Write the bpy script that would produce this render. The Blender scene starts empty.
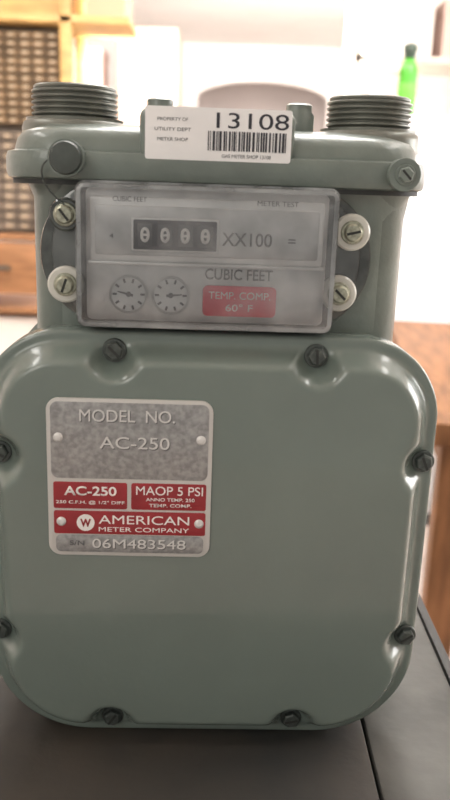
import bpy, bmesh, math, random
from mathutils import Matrix, Vector
random.seed(4)
sc = bpy.context.scene
sc.view_settings.view_transform = 'Standard'
sc.view_settings.look = 'None'
T = 0.90   # table-top height

# ------------------------------------------------------------ materials
def mat(name, col, rough=0.5, metal=0.0, noise=0.0, nscale=20, bump=0.0, bscale=None, col2=None,
        emit=None, estr=0, coat=0.0, stretch=None, spec=0.5):
    m = bpy.data.materials.new(name); m.use_nodes = True
    nt = m.node_tree; n = nt.nodes; l = nt.links
    b = n['Principled BSDF']
    b.inputs['Base Color'].default_value = (*col, 1)
    b.inputs['Roughness'].default_value = rough
    b.inputs['Metallic'].default_value = metal
    b.inputs['Coat Weight'].default_value = coat
    b.inputs['Specular IOR Level'].default_value = spec
    tc = n.new('ShaderNodeTexCoord'); mp = n.new('ShaderNodeMapping')
    l.new(tc.outputs['Object'], mp.inputs['Vector'])
    if stretch: mp.inputs['Scale'].default_value = stretch
    if noise > 0 or col2:
        nz = n.new('ShaderNodeTexNoise'); nz.inputs['Scale'].default_value = nscale
        nz.inputs['Detail'].default_value = 6
        l.new(mp.outputs['Vector'], nz.inputs['Vector'])
        cr = n.new('ShaderNodeValToRGB')
        c2 = col2 if col2 else tuple(min(1, c*(1+noise)) for c in col)
        c1 = col if col2 else tuple(c*(1-noise) for c in col)
        cr.color_ramp.elements[0].position = 0.35; cr.color_ramp.elements[1].position = 0.68
        cr.color_ramp.elements[0].color = (*c1, 1); cr.color_ramp.elements[1].color = (*c2, 1)
        l.new(nz.outputs['Fac'], cr.inputs['Fac']); l.new(cr.outputs['Color'], b.inputs['Base Color'])
    if bump > 0:
        nb = n.new('ShaderNodeTexNoise'); nb.inputs['Scale'].default_value = bscale or nscale
        nb.inputs['Detail'].default_value = 4
        l.new(mp.outputs['Vector'], nb.inputs['Vector'])
        bp = n.new('ShaderNodeBump'); bp.inputs['Strength'].default_value = bump
        bp.inputs['Distance'].default_value = 0.001
        l.new(nb.outputs['Fac'], bp.inputs['Height']); l.new(bp.outputs['Normal'], b.inputs['Normal'])
    if emit:
        b.inputs['Emission Color'].default_value = (*emit, 1); b.inputs['Emission Strength'].default_value = estr
    return m

PAINT = mat('meter_paint', (.162,.198,.174), .27, 0, noise=.06, nscale=14, bump=.12, bscale=260, coat=.5)
PAINT2 = mat('meter_paint_cast', (.168,.198,.174), .36, 0, noise=.14, nscale=30, bump=.4, bscale=180, coat=.3)
PLUG = mat('plug_paint', (.060,.072,.065), .5, noise=.2, nscale=100)
SCREW = mat('screw_painted', (.080,.092,.084), .36, .3, noise=.3, nscale=300)
ZINC = mat('zinc_screw', (.42,.42,.33), .36, .8, noise=.3, nscale=400)
DARK = mat('dark_slot', (.02,.022,.02), .6)
ALU = mat('badge_aluminium', (.34,.335,.33), .38, .40, noise=.22, nscale=330, bump=.5, bscale=260)
ALUL = mat('badge_emboss', (.70,.69,.67), .35, .3)
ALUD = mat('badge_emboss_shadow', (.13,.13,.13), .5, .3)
BORDER = mat('badge_border', (.60,.58,.55), .4, .2)
RED = mat('badge_red', (.31,.022,.028), .4, 0, noise=.12, nscale=100)
REDL = mat('label_red', (.70,.05,.09), .45, 0, noise=.08, nscale=100)
WHITE = mat('print_white', (.86,.83,.80), .5)
PAPER = mat('sticker_paper', (.87,.86,.85), .5, noise=.03, nscale=40)
INK = mat('ink', (.035,.035,.045), .6)
INKG = mat('ink_grey', (.12,.12,.125), .6)
FACE = mat('index_face', (.50,.50,.50), .34, .35, noise=.18, nscale=60)
FACE2 = mat('index_panel', (.66,.66,.655), .30, .35, noise=.12, nscale=50)
WASHER = mat('plastic_washer', (.64,.63,.57), .3, 0, coat=.3)
FLANGE = mat('index_flange', (.065,.072,.066), .14, .1, noise=.5, nscale=60, coat=.7)
THREAD = mat('thread_paint', (.17,.175,.15), .34, .3, noise=.2, nscale=60)

def clear(name, tint, fac, rough, tr=(.97,.975,.975)):
    m = bpy.data.materials.new(name); m.use_nodes = True
    nt = m.node_tree; n = nt.nodes; l = nt.links
    n.remove(n['Principled BSDF'])
    o = n['Material Output']; t = n.new('ShaderNodeBsdfTransparent'); p = n.new('ShaderNodeBsdfPrincipled')
    t.inputs['Color'].default_value = (*tr,1)
    p.inputs['Base Color'].default_value = (*tint, 1); p.inputs['Roughness'].default_value = rough
    p.inputs['Coat Weight'].default_value = 1
    mx = n.new('ShaderNodeMixShader'); nz = n.new('ShaderNodeTexNoise'); nz.inputs['Scale'].default_value = 45
    nz.inputs['Detail'].default_value = 8
    mr = n.new('ShaderNodeMapRange'); mr.inputs['From Min'].default_value = .3; mr.inputs['From Max'].default_value = .8
    mr.inputs['To Min'].default_value = fac*.3; mr.inputs['To Max'].default_value = fac*2.2
    tc = n.new('ShaderNodeTexCoord'); l.new(tc.outputs['Object'], nz.inputs['Vector'])
    l.new(nz.outputs['Fac'], mr.inputs['Value']); l.new(mr.outputs['Result'], mx.inputs['Fac'])
    l.new(t.outputs[0], mx.inputs[1]); l.new(p.outputs[0], mx.inputs[2])
    g = n.new('ShaderNodeBsdfGlossy'); g.inputs['Roughness'].default_value = .08
    fr = n.new('ShaderNodeFresnel'); fr.inputs['IOR'].default_value = 1.6
    m2 = n.new('ShaderNodeMixShader'); l.new(fr.outputs[0], m2.inputs['Fac'])
    l.new(mx.outputs[0], m2.inputs[1]); l.new(g.outputs[0], m2.inputs[2]); l.new(m2.outputs[0], o.inputs['Surface'])
    return m
CLEAR = clear('clear_plastic', (.78,.79,.79), .13, .12)
CLEARE = clear('clear_plastic_edge', (.74,.76,.75), .42, .12)
CLEARF = clear('clear_plastic_flange', (.45,.47,.46), .14, .10, (.85,.87,.86))

# ------------------------------------------------------------ mesh helpers
def mkobj(name, bm, m, parent=None, smooth=True, loc=(0,0,0), rot=(0,0,0)):
    me = bpy.data.meshes.new(name); bmesh.ops.recalc_face_normals(bm, faces=bm.faces[:]); bm.to_mesh(me); bm.free()
    o = bpy.data.objects.new(name, me); sc.collection.objects.link(o)
    for x in (m if isinstance(m, (list, tuple)) else [m]): me.materials.append(x)
    if smooth:
        for p in me.polygons: p.use_smooth = True
        me.set_sharp_from_angle(angle=math.radians(38))
    o.location = loc; o.rotation_euler = rot
    if parent: o.parent = parent
    return o
def empty(name, loc=(0,0,0), rot=(0,0,0)):
    e = bpy.data.objects.new(name, None); sc.collection.objects.link(e); e.location = loc; e.rotation_euler = rot
    e.empty_display_size = .05
    return e
def add_box(bm, x0,x1,y0,y1,z0,z1, mi=0):
    vs = [bm.verts.new((x,y,z)) for x in (x0,x1) for y in (y0,y1) for z in (z0,z1)]
    for f in ((0,1,3,2),(4,6,7,5),(0,4,5,1),(2,3,7,6),(0,2,6,4),(1,5,7,3)):
        fc = bm.faces.new([vs[i] for i in f]); fc.material_index = mi
def box(name, x0,x1,y0,y1,z0,z1, m, parent=None, bev=0, seg=2):
    bm = bmesh.new(); add_box(bm, x0,x1,y0,y1,z0,z1)
    if bev: bmesh.ops.bevel(bm, geom=bm.edges[:], offset=bev, segments=seg, profile=.5, affect='EDGES')
    return mkobj(name, bm, m, parent, smooth=bev > 0)
def rr(hw, hh, r, cx=0, cy=0, k=10):
    pts = []
    for (sx, sy, a0) in ((1,1,0),(-1,1,90),(-1,-1,180),(1,-1,270)):
        for i in range(k+1):
            a = math.radians(a0 + 90*i/k)
            pts.append((cx + sx*(hw-r) + r*math.cos(a), cy + sy*(hh-r) + r*math.sin(a)))
    return pts
def stack(name, rings, m, parent=None, axis='z', cap=True):
    bm = bmesh.new(); R = []
    for pts, lv in rings:
        R.append([bm.verts.new((p[0], p[1], lv) if axis == 'z' else (p[0], lv, p[1])) for p in pts])
    for a, b in zip(R, R[1:]):
        n = len(a)
        for i in range(n):
            bm.faces.new((a[i], a[(i+1) % n], b[(i+1) % n], b[i]))
    if cap: bm.faces.new(R[0]); bm.faces.new(R[-1])
    return mkobj(name, bm, m, parent)
def slab(name, cx, cz, hw, hh, r, y0, y1, m, parent=None, bev=0.0, k=8):
    """rounded plate in XZ plane; y0 is front"""
    rg = []
    if bev:
        rg.append((rr(hw-bev, hh-bev, max(r-bev, .0003), cx, cz, k), y0))
        rg.append((rr(hw-bev*.3, hh-bev*.3, max(r-bev*.3,.0003), cx, cz, k), y0+bev*.3))
        rg.append((rr(hw, hh, r, cx, cz, k), y0+bev))
    else: rg.append((rr(hw, hh, r, cx, cz, k), y0))
    rg.append((rr(hw, hh, r, cx, cz, k), y1))
    return stack(name, rg, m, parent, 'y')
def lathe(name, prof, m, parent=None, loc=(0,0,0), axis='z', n=48, capends=True):
    bm = bmesh.new(); R = []
    for r, h in prof:
        ring = []
        for i in range(n):
            a = 2*math.pi*i/n; c, s = r*math.cos(a), r*math.sin(a)
            ring.append(bm.verts.new((c, s, h) if axis == 'z' else (c, h, s)))
        R.append(ring)
    for a, b in zip(R, R[1:]):
        for i in range(n): bm.faces.new((a[i], a[(i+1) % n], b[(i+1) % n], b[i]))
    if capends: bm.faces.new(R[0]); bm.faces.new(R[-1])
    return mkobj(name, bm, m, parent, loc=loc)
def text(name, s, cx, cz, w, h, y, m, parent, ext=.0002, rotz=0, bold=0.0):
    c = bpy.data.curves.new(name, 'FONT'); c.body = s; c.align_x = 'CENTER'; c.align_y = 'CENTER'; c.size = 1
    c.offset = bold
    o = bpy.data.objects.new('tmp', c); sc.collection.objects.link(o)
    bpy.context.view_layer.update()
    me = bpy.data.meshes.new_from_object(o)
    bpy.data.objects.remove(o)
    xs = [v.co.x for v in me.vertices]; ys = [v.co.y for v in me.vertices]
    mx, my = (min(xs)+max(xs))/2, (min(ys)+max(ys))/2
    sx, sy = w/(max(xs)-min(xs)), h/(max(ys)-min(ys))
    for v in me.vertices: v.co = ((v.co.x-mx)*sx, 0, (v.co.y-my)*sy)
    bm = bmesh.new(); bm.from_mesh(me)
    r = bmesh.ops.extrude_face_region(bm, geom=bm.faces[:])
    for v in [g for g in r['geom'] if isinstance(g, bmesh.types.BMVert)]: v.co.y -= ext
    return mkobj(name, bm, m, parent, smooth=False, loc=(cx, y, cz), rot=(0, rotz, 0))
def hexscrew(name, x, y, z, r, m, parent, slot=True, rot=0.3, n=6):
    """screw whose head points to -Y"""
    bm = bmesh.new()
    def ring(rad, yy, nn=24, hexa=False):
        vs = []
        for i in range(nn):
            a = 2*math.pi*i/nn + rot
            q = rad
            if hexa:
                b = ((a-rot) % (math.pi/3)) - math.pi/6
                q = rad*math.cos(math.pi/6)/math.cos(b)
            vs.append(bm.verts.new((q*math.cos(a), yy, q*math.sin(a))))
        return vs
    rings = [ring(r, 0), ring(r, -r*.12), ring(r*.93, -r*.22), ring(r*.78, -r*.24, hexa=(n == 6)), ring(r*.76, -r*.66, hexa=(n == 6)),
             ring(r*.62, -r*.78, hexa=(n == 6))]
    for a, b in zip(rings, rings[1:]):
        for i in range(24): bm.faces.new((a[i], a[(i+1) % 24], b[(i+1) % 24], b[i]))
    bm.faces.new(rings[-1]); bm.faces.new(rings[0])
    o = mkobj(name, bm, m, parent, loc=(x, y, z))
    if slot:
        bm = bmesh.new(); add_box(bm, -r*.6, r*.6, -r*.80, -r*.70, -r*.11, r*.11)
        mkobj(name+'_slot', bm, DARK, parent, smooth=False, loc=(x, y, z), rot=(0, rot+.5, 0))
    return o

# ============================================================ GAS METER
M = empty('gas_meter', (-.007, 0, T+.0006), (0, 0, math.radians(2)))

HW, HH, CZ = .130, .1275, .1275
SCR = [(-.0545,.2445),(.0575,.2445),(-.0560,.011),(.0560,.011),(-.1195,.184),(.1235,.184),(-.1235,.071),(.1235,.071)]
def outline(d, ks=80, kc=26):
    hw, hh = HW-d, HH-d
    rt, rb = max(.047-d, .010), max(.060-d, .010)
    hw = max(hw, .0101); hh = max(hh, .0101)
    C = [(hw-rt, CZ+hh-rt, rt, 0), (-hw+rt, CZ+hh-rt, rt, 90), (-hw+rb, CZ-hh+rb, rb, 180), (hw-rb, CZ-hh+rb, rb, 270)]
    pts = []
    for j in range(4):
        cx, cz, r, a0 = C[j]
        for i in range(kc+1):
            a = math.radians(a0+90*i/kc); pts.append(Vector((cx+r*math.cos(a), cz+r*math.sin(a))))
        nx = C[(j+1) % 4]; a = math.radians(a0+90)
        p0 = pts[-1]; p1 = Vector((nx[0]+nx[2]*math.cos(a), nx[1]+nx[2]*math.sin(a)))
        for i in range(1, ks): pts.append(p0.lerp(p1, i/ks))
    return pts
def sstep(x):
    x = max(0, min(1, x)); return x*x*x*(x*(6*x-15)+10)
def caseY(d, p, H0=.015):
    s = d
    for c in SCR:
        q = (p-Vector(c)).length - .0002
        k = .004
        h = max(k-abs(s-q), 0)/k
        s = min(s, q) - h*h*k*.25
    y = .016 - H0*sstep((s-.0040)/.0140)
    if d < .0025: y += (.0025-math.sqrt(max(0, .0025**2-(.0025-d)**2)))*.9
    return y
ds = [0,.0003,.0008,.0015,.0025] + [.0025+.0010*i for i in range(1, 30)] + [.04,.055,.075,.095,.11]
bm = bmesh.new(); R = []
R.append([bm.verts.new((p.x, .034, p.y)) for p in outline(0)])
for d in ds:
    R.append([bm.verts.new((p.x, caseY(d, p), p.y)) for p in outline(d)])
for a, b in zip(R, R[1:]):
    n = len(a)
    for i in range(n): bm.faces.new((a[i], a[(i+1) % n], b[(i+1) % n], b[i]))
bm.faces.new(R[-1]); bm.faces.new(R[0])
mkobj('front_diaphragm_case', bm, PAINT, M)
for i, (x, z) in enumerate(SCR):
    hexscrew('case_screw_%d' % (i+1), x, .0160, z, .0068, SCREW, M, rot=.3+i*.7)

def oval(d, y): return ([(p.x, p.y) for p in outline(d, 20, 14)], y)
stack('meter_body_lower', [oval(.006,.033), oval(.007,.060), oval(.007,.100), oval(.004,.104), oval(.0,.106), oval(0,.118), oval(.003,.122), oval(.014,.134), oval(.024,.138)], PAINT2, M, 'y')
U = lambda e, z: (rr(.1065+e,.043+e,.026+e,.003,.076,12), z)
stack('meter_body_upper', [U(0,.10), U(0,.318), U(.0022,.332), U(.005,.338)], PAINT2, M)
slab('index_mount_pad', -.004, .296, .080, .040, .018, .0312, .036, PAINT2, M, .002)
L = lambda hw, hy, r, z: (rr(hw, hy, r, 0, .076, 14), z)
stack('top_cover', [L(.113,.049,.03,.3335), L(.1180,.0535,.034,.3355), L(.1190,.0545,.035,.3385), L(.1190,.0545,.035,.3460),
      L(.1180,.0535,.034,.3490), L(.1145,.0500,.032,.3500), L(.1130,.0490,.032,.3560), L(.110,.046,.03,.3600),
      L(.100,.038,.026,.3635), L(.080,.028,.02,.3650)], PAINT2, M)
stack('cover_gasket', [L(.1155,.0515,.032,.3320), L(.1155,.0515,.032,.3345)], DARK, M)
slab('cover_crown', -.001, .3595, .041, .0140, .006, .0225, .112, PAINT2, M, .003)
for i, x in enumerate((-.0335, .046)):
    lathe('cover_bolt_%d' % (i+1), [(.009,.360),(.009,.3745),(.0075,.3765),(.0075,.380),(.006,.381)], PAINT2, M, (x,.066,0), n=20)
lathe('cover_lug_left', [(.0095,.0),(.0095,.012),(.0085,.0135)], PAINT2, M, (-.0795,.0150,.3455), axis='y', n=28)
lathe('cover_lug_plug', [(.0045,-.0035),(.0078,-.0028),(.0086,-.001),(.0086,.002)], PLUG, M, (-.0795,.0150,.3455), axis='y', n=28)
lathe('cover_lug_right', [(.0085,.0),(.0085,.012)], PAINT2, M, (.0985,.0160,.3430), axis='y', n=28)
hexscrew('cover_screw_right', .0985, .0160, .3430, .0055, PAINT2, M)
def union(name, x, n=56):
    prof = [(.0305,.3560),(.0305,.3630),(.0295,.3660),(.0280,.3670),(.0280,.3685),(.0240,.3690)]
    z = .3695
    for i in range(5):
        prof += [(.0230, z), (.0248, z+.0010), (.0248, z+.0018), (.0230, z+.0028)]; z += .0030
    prof += [(.0234, z), (.0236, z+.0012), (.0226, z+.0020), (.0200, z+.0020), (.0195, z-.004), (.0190,.358)]
    lathe(name, prof, THREAD, M, (x, .076, 0), n=n)
union('inlet_union', -.0835); union('outlet_union', .0885)
for i, x in enumerate((-.086, .090)):
    lathe('column_rib_%d' % (i+1), [(.0175,.235),(.0175,.325),(.021,.333),(.022,.3345)], PAINT2, M, (x,.052,0), n=40)

# ============ index
IX, IZ = -.005, .296
IW, IH = .0690, .0378
slab('index_flange', IX, IZ, .0915, .0395, .0388, .0275, .0325, FLANGE, M, .0015, 16)
slab('index_flange_ring', IX, IZ, .0850, .0390, .0375, .0262, .0285, CLEARF, M, .001, 16)
slab('index_backplate', IX, IZ, .0650, .0352, .003, .0195, .0270, FACE, M, .0006)
slab('index_panel_frame', IX, IZ+.0140, .0625, .0170, .002, .0172, .0200, FACE2, M, .0008)
slab('index_panel', IX, IZ+.0135, .0600, .0130, .0015, .0165, .0175, FACE, M, .0005)
box('index_ledge', IX-.0635, IX+.0635, .0150, .0200, IZ-.0045, IZ-.0028, FACE2, M, .0005)
def fi(u, v):
    return IX-IW + u*2*IW, IZ+IH - v*2*IH
x, z = fi(.376,.345)
slab('counter_window_frame', x, z, .0235, .0090, .001, .0155, .0175, FACE2, M, .0008)
slab('counter_window', x, z, .0222, .0078, .0006, .0150, .0165, INK, M)
WH = mat('number_wheel', (.07,.07,.08), .4)
for i in range(4):
    dx = x-.0160+i*.0107
    slab('digit_wheel_%d' % (i+1), dx, z, .0040, .0058, .0008, .0144, .0156, WH, M, .0004)
    text('digit_%d' % (i+1), '0', dx, z, .0050, .0080, .0143, WHITE, M, bold=.03)
    box('digit_bar_%d' % (i+1), dx-.0012, dx+.0012, .0139, .0143, z-.0006, z+.0006, WHITE, M)
xx, zz = fi(.655,.36); text('multiplier_text', 'XX100', xx, zz, .0270, .0072, .0163, INKG, M, bold=.01)
xx, zz = fi(.63,.612); text('units_text', 'CUBIC FEET', xx, zz, .0370, .0060, .0193, INKG, M, bold=.015)
xx, zz = fi(.20,.105); text('index_small_text_1', 'CUBIC FEET', xx, zz, .0180, .0026, .0170, INKG, M)
xx, zz = fi(.77,.105); text('index_small_text_2', 'METER TEST', xx, zz, .0220, .0026, .0170, INKG, M)
xx, zz = fi(.13,.36); text('index_mark_1', '4', xx, zz, .0020, .0026, .0163, INKG, M)
xx, zz = fi(.83,.36); text('index_mark_2', '=', xx, zz, .0040, .0022, .0163, INKG, M)
xx, zz = fi(.635,.805)
slab('red_label', xx, zz, .0202, .0084, .0028, .0185, .0200, REDL, M, .0003)
text('red_label_text_1', 'TEMP. COMP.', xx, zz+.0032, .0340, .0040, .0184, WHITE, M, bold=0)
text('red_label_text_2', '60\u00b0 F', xx, zz-.0034, .0150, .0040, .0184, WHITE, M, bold=0)
for j, (fu, fv) in enumerate(((.195,.775),(.362,.775))):
    xx, zz = fi(fu, fv)
    lathe('dial_ring_%d' % (j+1), [(.0104,0),(.0104,.0012),(.0095,.0012),(.0095,0)], INKG, M, (xx,.0186,zz), axis='y', n=40, capends=False)
    lathe('dial_face_%d' % (j+1), [(.0094,0),(.0094,.001)], FACE, M, (xx,.0190,zz), axis='y', n=40)
    bm = bmesh.new()
    for i in range(10):
        a = 2*math.pi*i/10
        c, s = math.cos(a), math.sin(a)
        q = [(.0064,-.0006),(.0088,-.0006),(.0088,.0006),(.0064,.0006)]
        bm.faces.new([bm.verts.new((r*c-t*s, 0, r*s+t*c)) for r, t in q])
    q = [(-.0025,-.0008),(.0062,-.0003),(.0062,.0003),(-.0025,.0008)]; a = 2.9 if j == 0 else .1; c, s = math.cos(a), math.sin(a)
    bm.faces.new([bm.verts.new((r*c-t*s, -.0004, r*s+t*c)) for r, t in q])
    mkobj('dial_marks_%d' % (j+1), bm, INK, M, smooth=False, loc=(xx,.01885,zz))
    lathe('dial_hub_%d' % (j+1), [(.0014,0),(.0014,.001)], INK, M, (xx,.0180,zz), axis='y', n=16)
def shell(name, hw, hh, r, y0, y1, m):
    bm = bmesh.new(); b = .0016
    rg = [(rr(hw-b,hh-b,r-b*.5,IX,IZ,8), y0), (rr(hw-b*.3,hh-b*.3,r,IX,IZ,8), y0+b*.3), (rr(hw,hh,r,IX,IZ,8), y0+b), (rr(hw,hh,r,IX,IZ,8), y1)]
    R = [[bm.verts.new((p[0], y, p[1])) for p in pts] for pts, y in rg]
    for a, c in zip(R, R[1:]):
        n = len(a)
        for i in range(n): bm.faces.new((a[i], a[(i+1) % n], c[(i+1) % n], c[i]))
    bm.faces.new(R[0])
    return mkobj(name, bm, m, M)
shell('clear_cover', IW, IH, .005, .0075, .0275, CLEAR)
def frame(name, hw, hh, r, t, y0, y1, m):
    o = rr(hw,hh,r,IX,IZ,8); i_ = rr(hw-t,hh-t,max(r-t,.001),IX,IZ,8)
    stack(name, [(i_,y1),(i_,y0),(o,y0),(o,y1),(i_,y1)], m, M, 'y', cap=False)
frame('clear_cover_rim', IW-.0004, IH-.0004, .0045, .0022, .0085, .0100, CLEARE)
frame('clear_cover_foot', IW+.0025, IH+.0012, .0060, .0022, .0240, .0270, CLEARE)
for i, (x, z, w) in enumerate(((-.0815,.3165,0),(-.0820,.2790,1),(.0740,.3120,1),(.0690,.2785,1))):
    if w: lathe('index_washer_%d' % (i+1), [(.0100,.004),(.0100,.001),(.0090,0),(.0066,0)], WASHER, M, (x,.0225,z), axis='y', n=32)
    else: lathe('index_washer_%d' % (i+1), [(.0090,.004),(.0090,.001),(.0078,0),(.006,0)], FLANGE, M, (x,.0225,z), axis='y', n=32)
    hexscrew('index_screw_%d' % (i+1), x, .0226, z, .0064, ZINC, M, rot=.4+i, n=0)
def wire(name, pts, r, m, parent):
    c = bpy.data.curves.new(name, 'CURVE'); c.dimensions = '3D'; c.bevel_depth = r; c.bevel_resolution = 3
    s = c.splines.new('NURBS'); s.points.add(len(pts)-1); s.use_endpoint_u = True; s.order_u = 3
    for i, p in enumerate(pts): s.points[i].co = (*p, 1)
    c.materials.append(m)
    o = bpy.data.objects.new(name, c); sc.collection.objects.link(o); o.parent = parent; return o
wire('seal_wire', [(-.0815,.021,.3215),(-.090,.022,.328),(-.094,.020,.338),(-.090,.018,.345),(-.085,.015,.345)], .0005, PLUG, M)

# ============ badge plate
PX, PZ, PW, PH = -.0445, .1745, .0455, .0463
def fb(u, v): return PX-PW+u*2*PW, PZ+PH-v*2*PH
def brect(name, u0, u1, v0, v1, y0, y1, m, r=.0012):
    a, b = fb(u0, v0), fb(u1, v1)
    return slab(name, (a[0]+b[0])/2, (a[1]+b[1])/2, (b[0]-a[0])/2, (a[1]-b[1])/2, r, y0, y1, m, M, .0001)
slab('badge_plate', PX, PZ, PW, PH, .007, -.0005, .0012, BORDER, M, .0003)
brect('badge_field_top', .025,.975,.022,.495, -.0009,-.0003, ALU, .004)
brect('badge_field_serial', .045,.960,.862,.975, -.0009,-.0003, ALU, .003)
brect('badge_red_left', .035,.485,.520,.690, -.0009,-.0003, RED)
brect('badge_red_right', .510,.970,.520,.690, -.0009,-.0003, RED)
brect('badge_red_band', .035,.970,.705,.855, -.0009,-.0003, RED)
def bt(name, s, u0, u1, v, h, m, bold=.01):
    a, b = fb(u0, v), fb(u1, v); return text(name, s, (a[0]+b[0])/2, a[1], b[0]-a[0], h, -.0008, m, M, ext=.0003, bold=bold)
def bte(name, s, u0, u1, v, h):
    o = bt(name, s, u0, u1, v, h, ALUL, 0); o.location.y -= .0004
    bt(name+'_edge', s, u0+.005, u1+.005, v+.007, h, ALUD, 0)  # dark offset copy paints the shadow of the raised letters
bte('badge_text_model', 'MODEL  NO.', .20,.77,.10,.0068)
bte('badge_text_type', 'AC-250', .32,.74,.265,.0068)
bt('badge_text_red1', 'AC-250', .10,.42,.575,.0055, WHITE, .02)
bt('badge_text_red2', '250 C.F.H. @ 1/2" DIFF', .05,.47,.650,.0024, WHITE)
bt('badge_text_red3', 'MAOP 5 PSI', .54,.95,.565,.0052, WHITE, 0)
bt('badge_text_red4', 'ANNO TEMP. 250', .60,.90,.622,.0020, WHITE)
bt('badge_text_red5', 'TEMP. COMP.', .62,.88,.660,.0020, WHITE)
bt('badge_text_name', 'AMERICAN', .31,.87,.758,.0052, WHITE, .0)
bt('badge_text_sub', 'METER COMPANY', .31,.87,.822,.0027, WHITE, 0)
bte('badge_text_serial', '06M483548', .27,.85,.915,.0056)
bt('badge_text_sn', 'S/N', .13,.22,.915,.0030, INKG)
a = fb(.23,.78); lathe('badge_logo', [(.0050,0),(.0050,.0006)], WHITE, M, (a[0],-.0013,a[1]), axis='y', n=32)
text('badge_logo_mark', 'W', a[0], a[1], .0060, .0048, -.0013, RED, M, bold=.04)
for i, (u, v) in enumerate(((.07,.24),(.93,.24),(.08,.775),(.93,.775))):
    a = fb(u, v); lathe('badge_rivet_%d' % (i+1), [(.0012,-.0008),(.0022,-.0004),(.0027,.0002),(.0027,.001)], ALUL, M, (a[0],-.0013,a[1]), axis='y', n=20)

# ============ barcode sticker
SX, SZ = -.0005, .3600
slab('barcode_sticker', SX, SZ, .0385, .0133, .0015, .0216, .0224, PAPER, M)
box('sticker_backing', SX-.0375, SX+.0375, .0223, .0240, SZ-.012, SZ+.012, PAPER, M)
text('sticker_number', '13108', SX+.0178, SZ+.0072, .038, .0078, .0215, INK, M, ext=.0001, bold=.0)
bm = bmesh.new(); x = SX-.0055
while x < SX+.0360:
    w = random.choice((.0003,.0005,.0009,.0012)); add_box(bm, x, x+w, .0213, .0216, SZ-.0080, SZ+.0018); x += w+random.choice((.0004,.0007,.001))
mkobj('sticker_barcode', bm, INK, M, smooth=False)
text('sticker_line', 'GAS METER SHOP 13108', SX+.015, SZ-.0106, .026, .0018, .0215, INKG, M, ext=.0001)
for i in range(3):
    text('sticker_small_%d' % i, ['PROPERTY OF','UTILITY DEPT','METER SHOP'][i], SX-.024, SZ+.0070-.0050*i, .016+.003*(i % 2), .0017, .0215, INKG, M, ext=.0001)

# ============================================================ WORKBENCH
TOP = mat('bench_top_dark', (.026,.027,.026), .50, 0, nscale=7, col2=(.066,.055,.044), bump=.3, bscale=120, spec=.3)
STRIP = mat('bench_strip_grey', (.095,.093,.086), .52, .1, noise=.3, nscale=16, bump=.3, bscale=90, spec=.35)
EDGE = mat('bench_edge_metal', (.02,.02,.02), .45, .3)
LEG = mat('bench_leg_steel', (.12,.13,.13), .5, .4)
B = empty('workbench', (0, 0, 0))
box('bench_top', -1.15, .0965, -.16, .52, T-.035, T, TOP, B, .002)
box('bench_top_strip', .0985, .166, -.16, .52, T-.035, T-.0004, STRIP, B, .0015)
box('bench_top_core', -1.14, .160, -.15, .51, T-.06, T-.033, EDGE, B)
box('bench_edge_trim', .1665, .1735, -.16, .52, T-.045, T+.0015, EDGE, B, .001)
for i, (x, y) in enumerate(((-1.1,-.12),(.11,-.12),(-1.1,.46),(.11,.46))):
    box('leg_%d' % (i+1), x-.025, x+.025, y-.025, y+.025, 0, T-.058, LEG, B, .003)
box('stretcher', -1.1, .11, .44, .47, .2, .25, LEG, B)

# ============================================================ ROOM
WALL = mat('wall_paint', (.84,.79,.76), .8, noise=.03, nscale=2)
CEIL = mat('ceiling_paint', (.87,.84,.81), .85, noise=.02, nscale=3)
FLOOR = mat('floor_concrete', (.68,.59,.54), .6, noise=.12, nscale=3)
X0, X1, Y0, Y1, ZC = -3.2, 3.0, -3.0, 9.0, 2.72
box('floor', X0-.1, X1+.1, Y0, Y1+3, -.1, 0, FLOOR)
box('ceiling', X0-.1, X1+.1, Y0, Y1+3, ZC, ZC+.1, CEIL)
box('wall_left', X0-.1, X0, Y0, Y1+.1, 0, ZC, WALL)
box('wall_right', X1, X1+.1, Y0, Y1+.1, 0, ZC, WALL)
bm = bmesh.new()
ax0, ax1, zs = -.42, 1.02, 2.16
pts = [(X0,0),(ax0,0),(ax0,zs)]
cx = (ax0+ax1)/2; rw = (ax1-ax0)/2
for i in range(1, 24):
    a = math.pi*(1-i/24); pts.append((cx+rw*math.cos(a), zs+.19*math.sin(a)))
pts += [(ax1,zs),(ax1,0),(X1,0),(X1,ZC),(X0,ZC)]
vs = [bm.verts.new((p[0], Y1, p[1])) for p in pts]; f = bm.faces.new(vs)
r = bmesh.ops.extrude_face_region(bm, geom=[f])
for v in [g for g in r['geom'] if isinstance(g, bmesh.types.BMVert)]: v.co.y += .15
mkobj('wall_back', bm, WALL, smooth=False)
PASS = mat('passage_paint', (.72,.63,.60), .8, noise=.05, nscale=2)
box('wall_passage', X0, X1, Y1+2.5, Y1+2.6, 0, ZC, PASS)
box('baseboard_back', X0, ax0, Y1-.02, Y1, 0, .12, CEIL)

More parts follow.
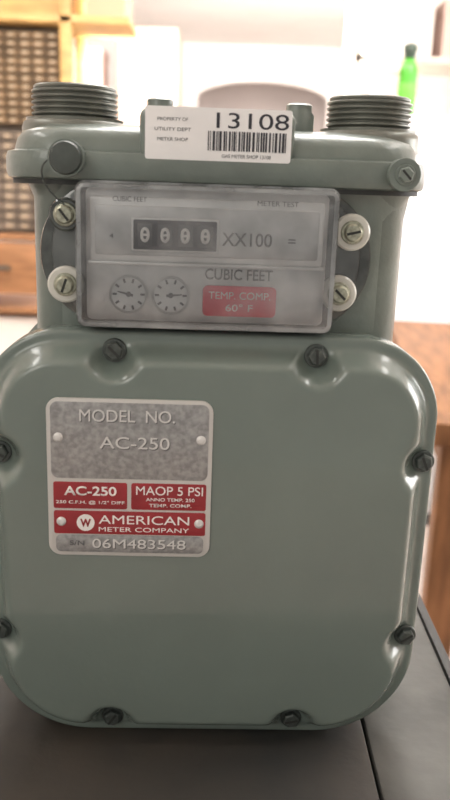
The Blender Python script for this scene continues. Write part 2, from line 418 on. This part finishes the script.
TUBE = mat('fluorescent_diffuser', (1,1,1), .5, emit=(1,.97,.92), estr=9)
HOUS = mat('light_housing', (.8,.8,.8), .5)
for (x, y) in ((-1.0,4.9),(.45,4.9),(1.8,4.9),(-1.2,2.6),(.9,2.6),(-1.3,.3),(1.2,.3)):
    e = empty('fluorescent_ceiling_light', (x, y, ZC))
    box('housing', -.16, .16, -.62, .62, -.05, -.001, HOUS, e, .005)
    box('diffuser', -.14, .14, -.60, .60, -.075, -.05, TUBE, e, .008)
e = empty('fluorescent_ceiling_light', (.3, 10.2, ZC)); box('housing', -.62,.62,-.16,.16,-.05,-.001,HOUS,e,.005); box('diffuser', -.6,.6,-.14,.14,-.075,-.05,TUBE,e,.008)
GL = mat('window_daylight', (1,1,1), .5, emit=(1,.99,.98), estr=8)
FR = mat('window_frame', (.75,.74,.72), .5)
for k, wy in enumerate((1.4, 5.2)):
    win = empty('window_%d' % (k+1), (X1-.01, wy, 1.65))
    box('pane', -.01, 0, -.9, .9, -.6, .6, GL, win)
    for i, (a, b, c, d) in enumerate(((-.95,-.88,-.65,.65),(.88,.95,-.65,.65),(-.95,.95,-.65,-.58),(-.95,.95,.58,.65),(-.02,.02,-.6,.6))):
        box('frame_%d' % i, -.05, -.01, a, b, c, d, FR, win)

# ---- left: wooden shelving with parts drawer cabinets
YW = mat('pine_yellow', (.56,.34,.12), .5, noise=.2, nscale=5, stretch=(1,1,6))
OW = mat('orange_wood', (.32,.15,.065), .45, noise=.25, nscale=6, stretch=(1,1,5))
S = empty('wooden_shelving_unit', (0,0,0))
for i, x in enumerate((-2.40, -.87)):
    for j, y in enumerate((3.98, 4.40)):
        box('post_%d_%d' % (i, j), x-.03, x+.03, y-.03, y+.03, 0, 2.50, YW, S, .004)
for i, (z, xr) in enumerate(((.12,-.85),(.55,-.85),(.945,-.85),(2.035,-.55),(2.45,-.55))):
    box('shelf_%d' % i, -2.43, xr, 3.95, 4.43, z-.035, z, YW if i > 2 else OW, S, .004)
box('drawer_front_1', -2.36, -1.66, 3.96, 4.0, .62, .90, OW, S, .006)
box('drawer_front_2', -1.63, -.92, 3.96, 4.0, .62, .90, OW, S, .006)
PUL = mat('drawer_pull_metal', (.1,.08,.06), .4)
for i, x in enumerate((-2.0, -1.27)):
    box('drawer_pull_%d' % i, x-.08, x+.08, 3.935, 3.96, .75, .775, PUL, S, .004)
def drawers(name, x, y, z, w, h, nx, nz, mf, md, ml):
    bm = bmesh.new(); add_box(bm, 0, w, 0, .25, 0, h, 0)
    pw, ph = (w-.02)/nx, (h-.02)/nz
    for i in range(nx):
        for j in range(nz):
            a = .01+i*pw; b = .01+j*ph
            add_box(bm, a+.006, a+pw-.006, -.012, .001, b+.006, b+ph-.006, 1)
            add_box(bm, a+pw*.32, a+pw*.68, -.022, -.012, b+ph*.35, b+ph*.65, 2)
    return mkobj(name, bm, [mf, md, ml], None, smooth=False, loc=(x, y, z))
BF = mat('cabinet_brown', (.055,.037,.023), .5, spec=.2); BD = mat('drawer_tan', (.21,.135,.075), .5, noise=.4, nscale=12, spec=.2)
GF = mat('cabinet_grey', (.080,.064,.052), .5, spec=.2); GD = mat('drawer_grey', (.23,.18,.14), .5, noise=.35, nscale=12, spec=.2)
KN = mat('drawer_label', (.46,.36,.25), .5)
drawers('parts_drawer_cabinet', -1.50, 4.05, 1.50, .59, .48, 8, 11, BF, BD, KN)
drawers('parts_drawer_cabinet', -2.12, 4.05, 1.50, .59, .48, 8, 11, BF, BD, KN)
drawers('parts_drawer_cabinet', -1.50, 4.05, .948, .59, .54, 7, 10, GF, GD, KN)
drawers('parts_drawer_cabinet', -2.12, 4.05, .948, .59, .54, 7, 10, GF, GD, KN)
CARD = mat('white_cardboard', (.82,.78,.74), .7, noise=.05, nscale=6); CARD2 = mat('tan_cardboard', (.58,.40,.27), .7)
PINK = mat('pink_cardboard', (.68,.50,.44), .7)
def carton(x, y, z, w, d, h, m, name='storage_box'):
    bm = bmesh.new(); add_box(bm, -w/2, w/2, -d/2, d/2, 0, h-.05); add_box(bm, -w/2-.006, w/2+.006, -d/2-.006, d/2+.006, h-.06, h)
    mkobj(name, bm, m, None, smooth=False, loc=(x, y, z))
for x in (-2.1,-1.62,-1.16): carton(x, 4.2, .121, .40, .34, .36, CARD)
carton(-1.05, 4.18, 2.036, .34, .3, .26, YW); carton(-.68, 4.18, 2.036, .2, .3, .22, CARD2); carton(-1.5, 4.18, 2.036, .4, .3, .3, YW)

TAN = mat('cupboard_tan', (.54,.39,.31), .5, noise=.06, nscale=3, spec=.3)
ROSE = mat('cupboard_rose', (.66,.51,.45), .5, noise=.06, nscale=3, spec=.3)
for (cxx, cyy, hh, mm, sw) in ((-.70, 6.3, 2.4, TAN, .24), (-1.28, 6.3, 1.95, ROSE, .30)):
    C = empty('storage_cupboard', (cxx, cyy, 0))
    box('carcass', -sw, sw, 0, .5, .002, hh, mm, C, .008)
    box('door_l', -sw+.008, -.004, -.02, .0, .08, hh-.04, mm, C, .005); box('door_r', .004, sw-.008, -.02, .0, .08, hh-.04, mm, C, .005)
    box('handle_l', -.035, -.02, -.045, -.02, 1.1, 1.3, EDGE, C, .003); box('handle_r', .02, .035, -.045, -.02, 1.1, 1.3, EDGE, C, .003)
carton(-1.28, 6.55, 1.951, .42, .36, .30, PINK)

PK = mat('pipe_cream', (.60,.42,.36), .4)
lathe('vertical_pipe', [(.06,0),(.06,.03),(.045,.03),(.045,ZC-.03),(.06,ZC-.03),(.06,ZC)], PK, None, (1.02, 7.4, 0), n=24)

W = empty('white_steel_cabinet', (.86, 2.42, 0))
WS = mat('white_enamel', (.76,.78,.80), .3, coat=.3)
box('carcass', -.42, .42, 0, .55, .05, 1.485, WS, W, .012)
box('door_l', -.41, -.004, -.022, 0, .10, 1.45, WS, W, .006); box('door_r', .004, .41, -.022, 0, .10, 1.45, WS, W, .006)
box('handle_l', -.05, -.035, -.05, -.022, .85, 1.05, LEG, W, .004); box('handle_r', .035, .05, -.05, -.022, .85, 1.05, LEG, W, .004)
box('plinth', -.40, .40, .02, .53, .001, .05, LEG, W)
GR = mat('green_plastic', (.06,.34,.02), .3, coat=.2); GRD = mat('dark_cap', (.02,.04,.02), .4); GRL = mat('bottle_label', (.13,.50,.05), .5)
G = empty('spray_bottle', (.585, 2.50, 1.4855))
lathe('body', [(.026,0),(.031,.005),(.031,.145),(.027,.165),(.016,.182),(.014,.190)], GR, G, n=32)
lathe('label', [(.0313,.035),(.0316,.036),(.0316,.105),(.0313,.106)], GRL, G, n=32, capends=False)
lathe('cap', [(.020,.186),(.020,.205),(.025,.210),(.022,.228),(.010,.234)], GRD, G, n=24)

R_ = empty('metal_shelving_unit', (0,0,0))
CR = mat('cream_steel', (.68,.60,.52), .5)
for i, x in enumerate((.66, 1.9)):
    for j, y in enumerate((4.3, 4.75)): box('post_%d_%d' % (i, j), x-.02, x+.02, y-.02, y+.02, 0, 2.55, CR, R_, .002)
for i, z in enumerate((.2,.75,1.35,1.95,2.5)): box('shelf_%d' % i, .64, 1.92, 4.28, 4.77, z-.035, z, CR, R_, .002)
for (x, z, w, h, m) in ((.90,1.9501,.34,.36,CARD),(1.30,1.9501,.34,.30,PINK),(1.68,1.9501,.3,.42,CARD),(.95,1.3501,.4,.4,CARD),(1.5,1.3501,.4,.3,CARD),(1.0,.7501,.4,.4,CARD2),(1.55,.7501,.4,.35,CARD)):
    carton(x, 4.53, z, w, .34, h, m)

WT = empty('wooden_table', (.385, .98, 0), (0, 0, math.radians(-6.5)))
BW = mat('brown_wood', (.25,.115,.052), .5, noise=.3, nscale=6, stretch=(6,1,1), spec=.2)
box('top', 0, .8, 0, 1.2, .785, .83, BW, WT, .005)
for i, (x, y) in enumerate(((.05,.05),(.75,.05),(.05,1.15),(.75,1.15))): box('leg_%d' % (i+1), x-.03, x+.03, y-.03, y+.03, 0, .79, BW, WT, .004)
box('apron', .04, .76, .04, .06, .70, .79, BW, WT); box('apron_side', .04, .06, .04, 1.16, .70, .79, BW, WT)

# ============================================================ LIGHT + CAMERA
w = bpy.data.worlds.new('World'); sc.world = w; w.use_nodes = True
w.node_tree.nodes['Background'].inputs[0].default_value = (1,.97,.92,1); w.node_tree.nodes['Background'].inputs[1].default_value = .50
def area(name, loc, tgt, size, e, col=(1,1,1)):
    l = bpy.data.lights.new(name, 'AREA'); l.energy = e; l.size = size; l.color = col
    o = bpy.data.objects.new(name, l); sc.collection.objects.link(o); o.location = loc
    o.rotation_euler = (Vector(tgt)-Vector(loc)).to_track_quat('-Z','Y').to_euler(); return o
area('meter_key_fill', (-1.3,-1.8,2.3), (0,0,T+.25), 1.0, 14, (1,.96,.90))  # added soft key for the meter front, no window stands there
area('overhead_light', (.1,.9,2.6), (0,.1,T+.2), .9, 36, (1,.985,.95))
area('back_wall_fill', (0,4.4,2.55), (0,8.5,1.9), 1.6, 310, (1,.97,.935))  # added fill that brightens the back wall, not a room fixture
area('shelf_fill', (-.6,1.9,2.6), (-1.2,4.2,1.5), .8, 68, (1,.94,.86))  # added fill to lift the drawer cabinets, no lamp hangs here
area('cabinet_fill', (1.1,1.2,2.6), (1.2,3.5,1.3), .8, 66, (1,.975,.94))  # extra fill added for the white cabinet and shelves on the right

cam = bpy.data.cameras.new('camera'); co = bpy.data.objects.new('camera', cam); sc.collection.objects.link(co)
cam.sensor_width = 36; cam.lens = 36; cam.clip_start = .01
co.matrix_world = Matrix.Translation((0,-.42,T+.335)) @ Matrix.Rotation(math.radians(75),4,'X') @ Matrix.Rotation(math.radians(2),4,'Z')
cam.dof.use_dof = True; cam.dof.focus_distance = .49; cam.dof.aperture_fstop = 8.5
sc.camera = co
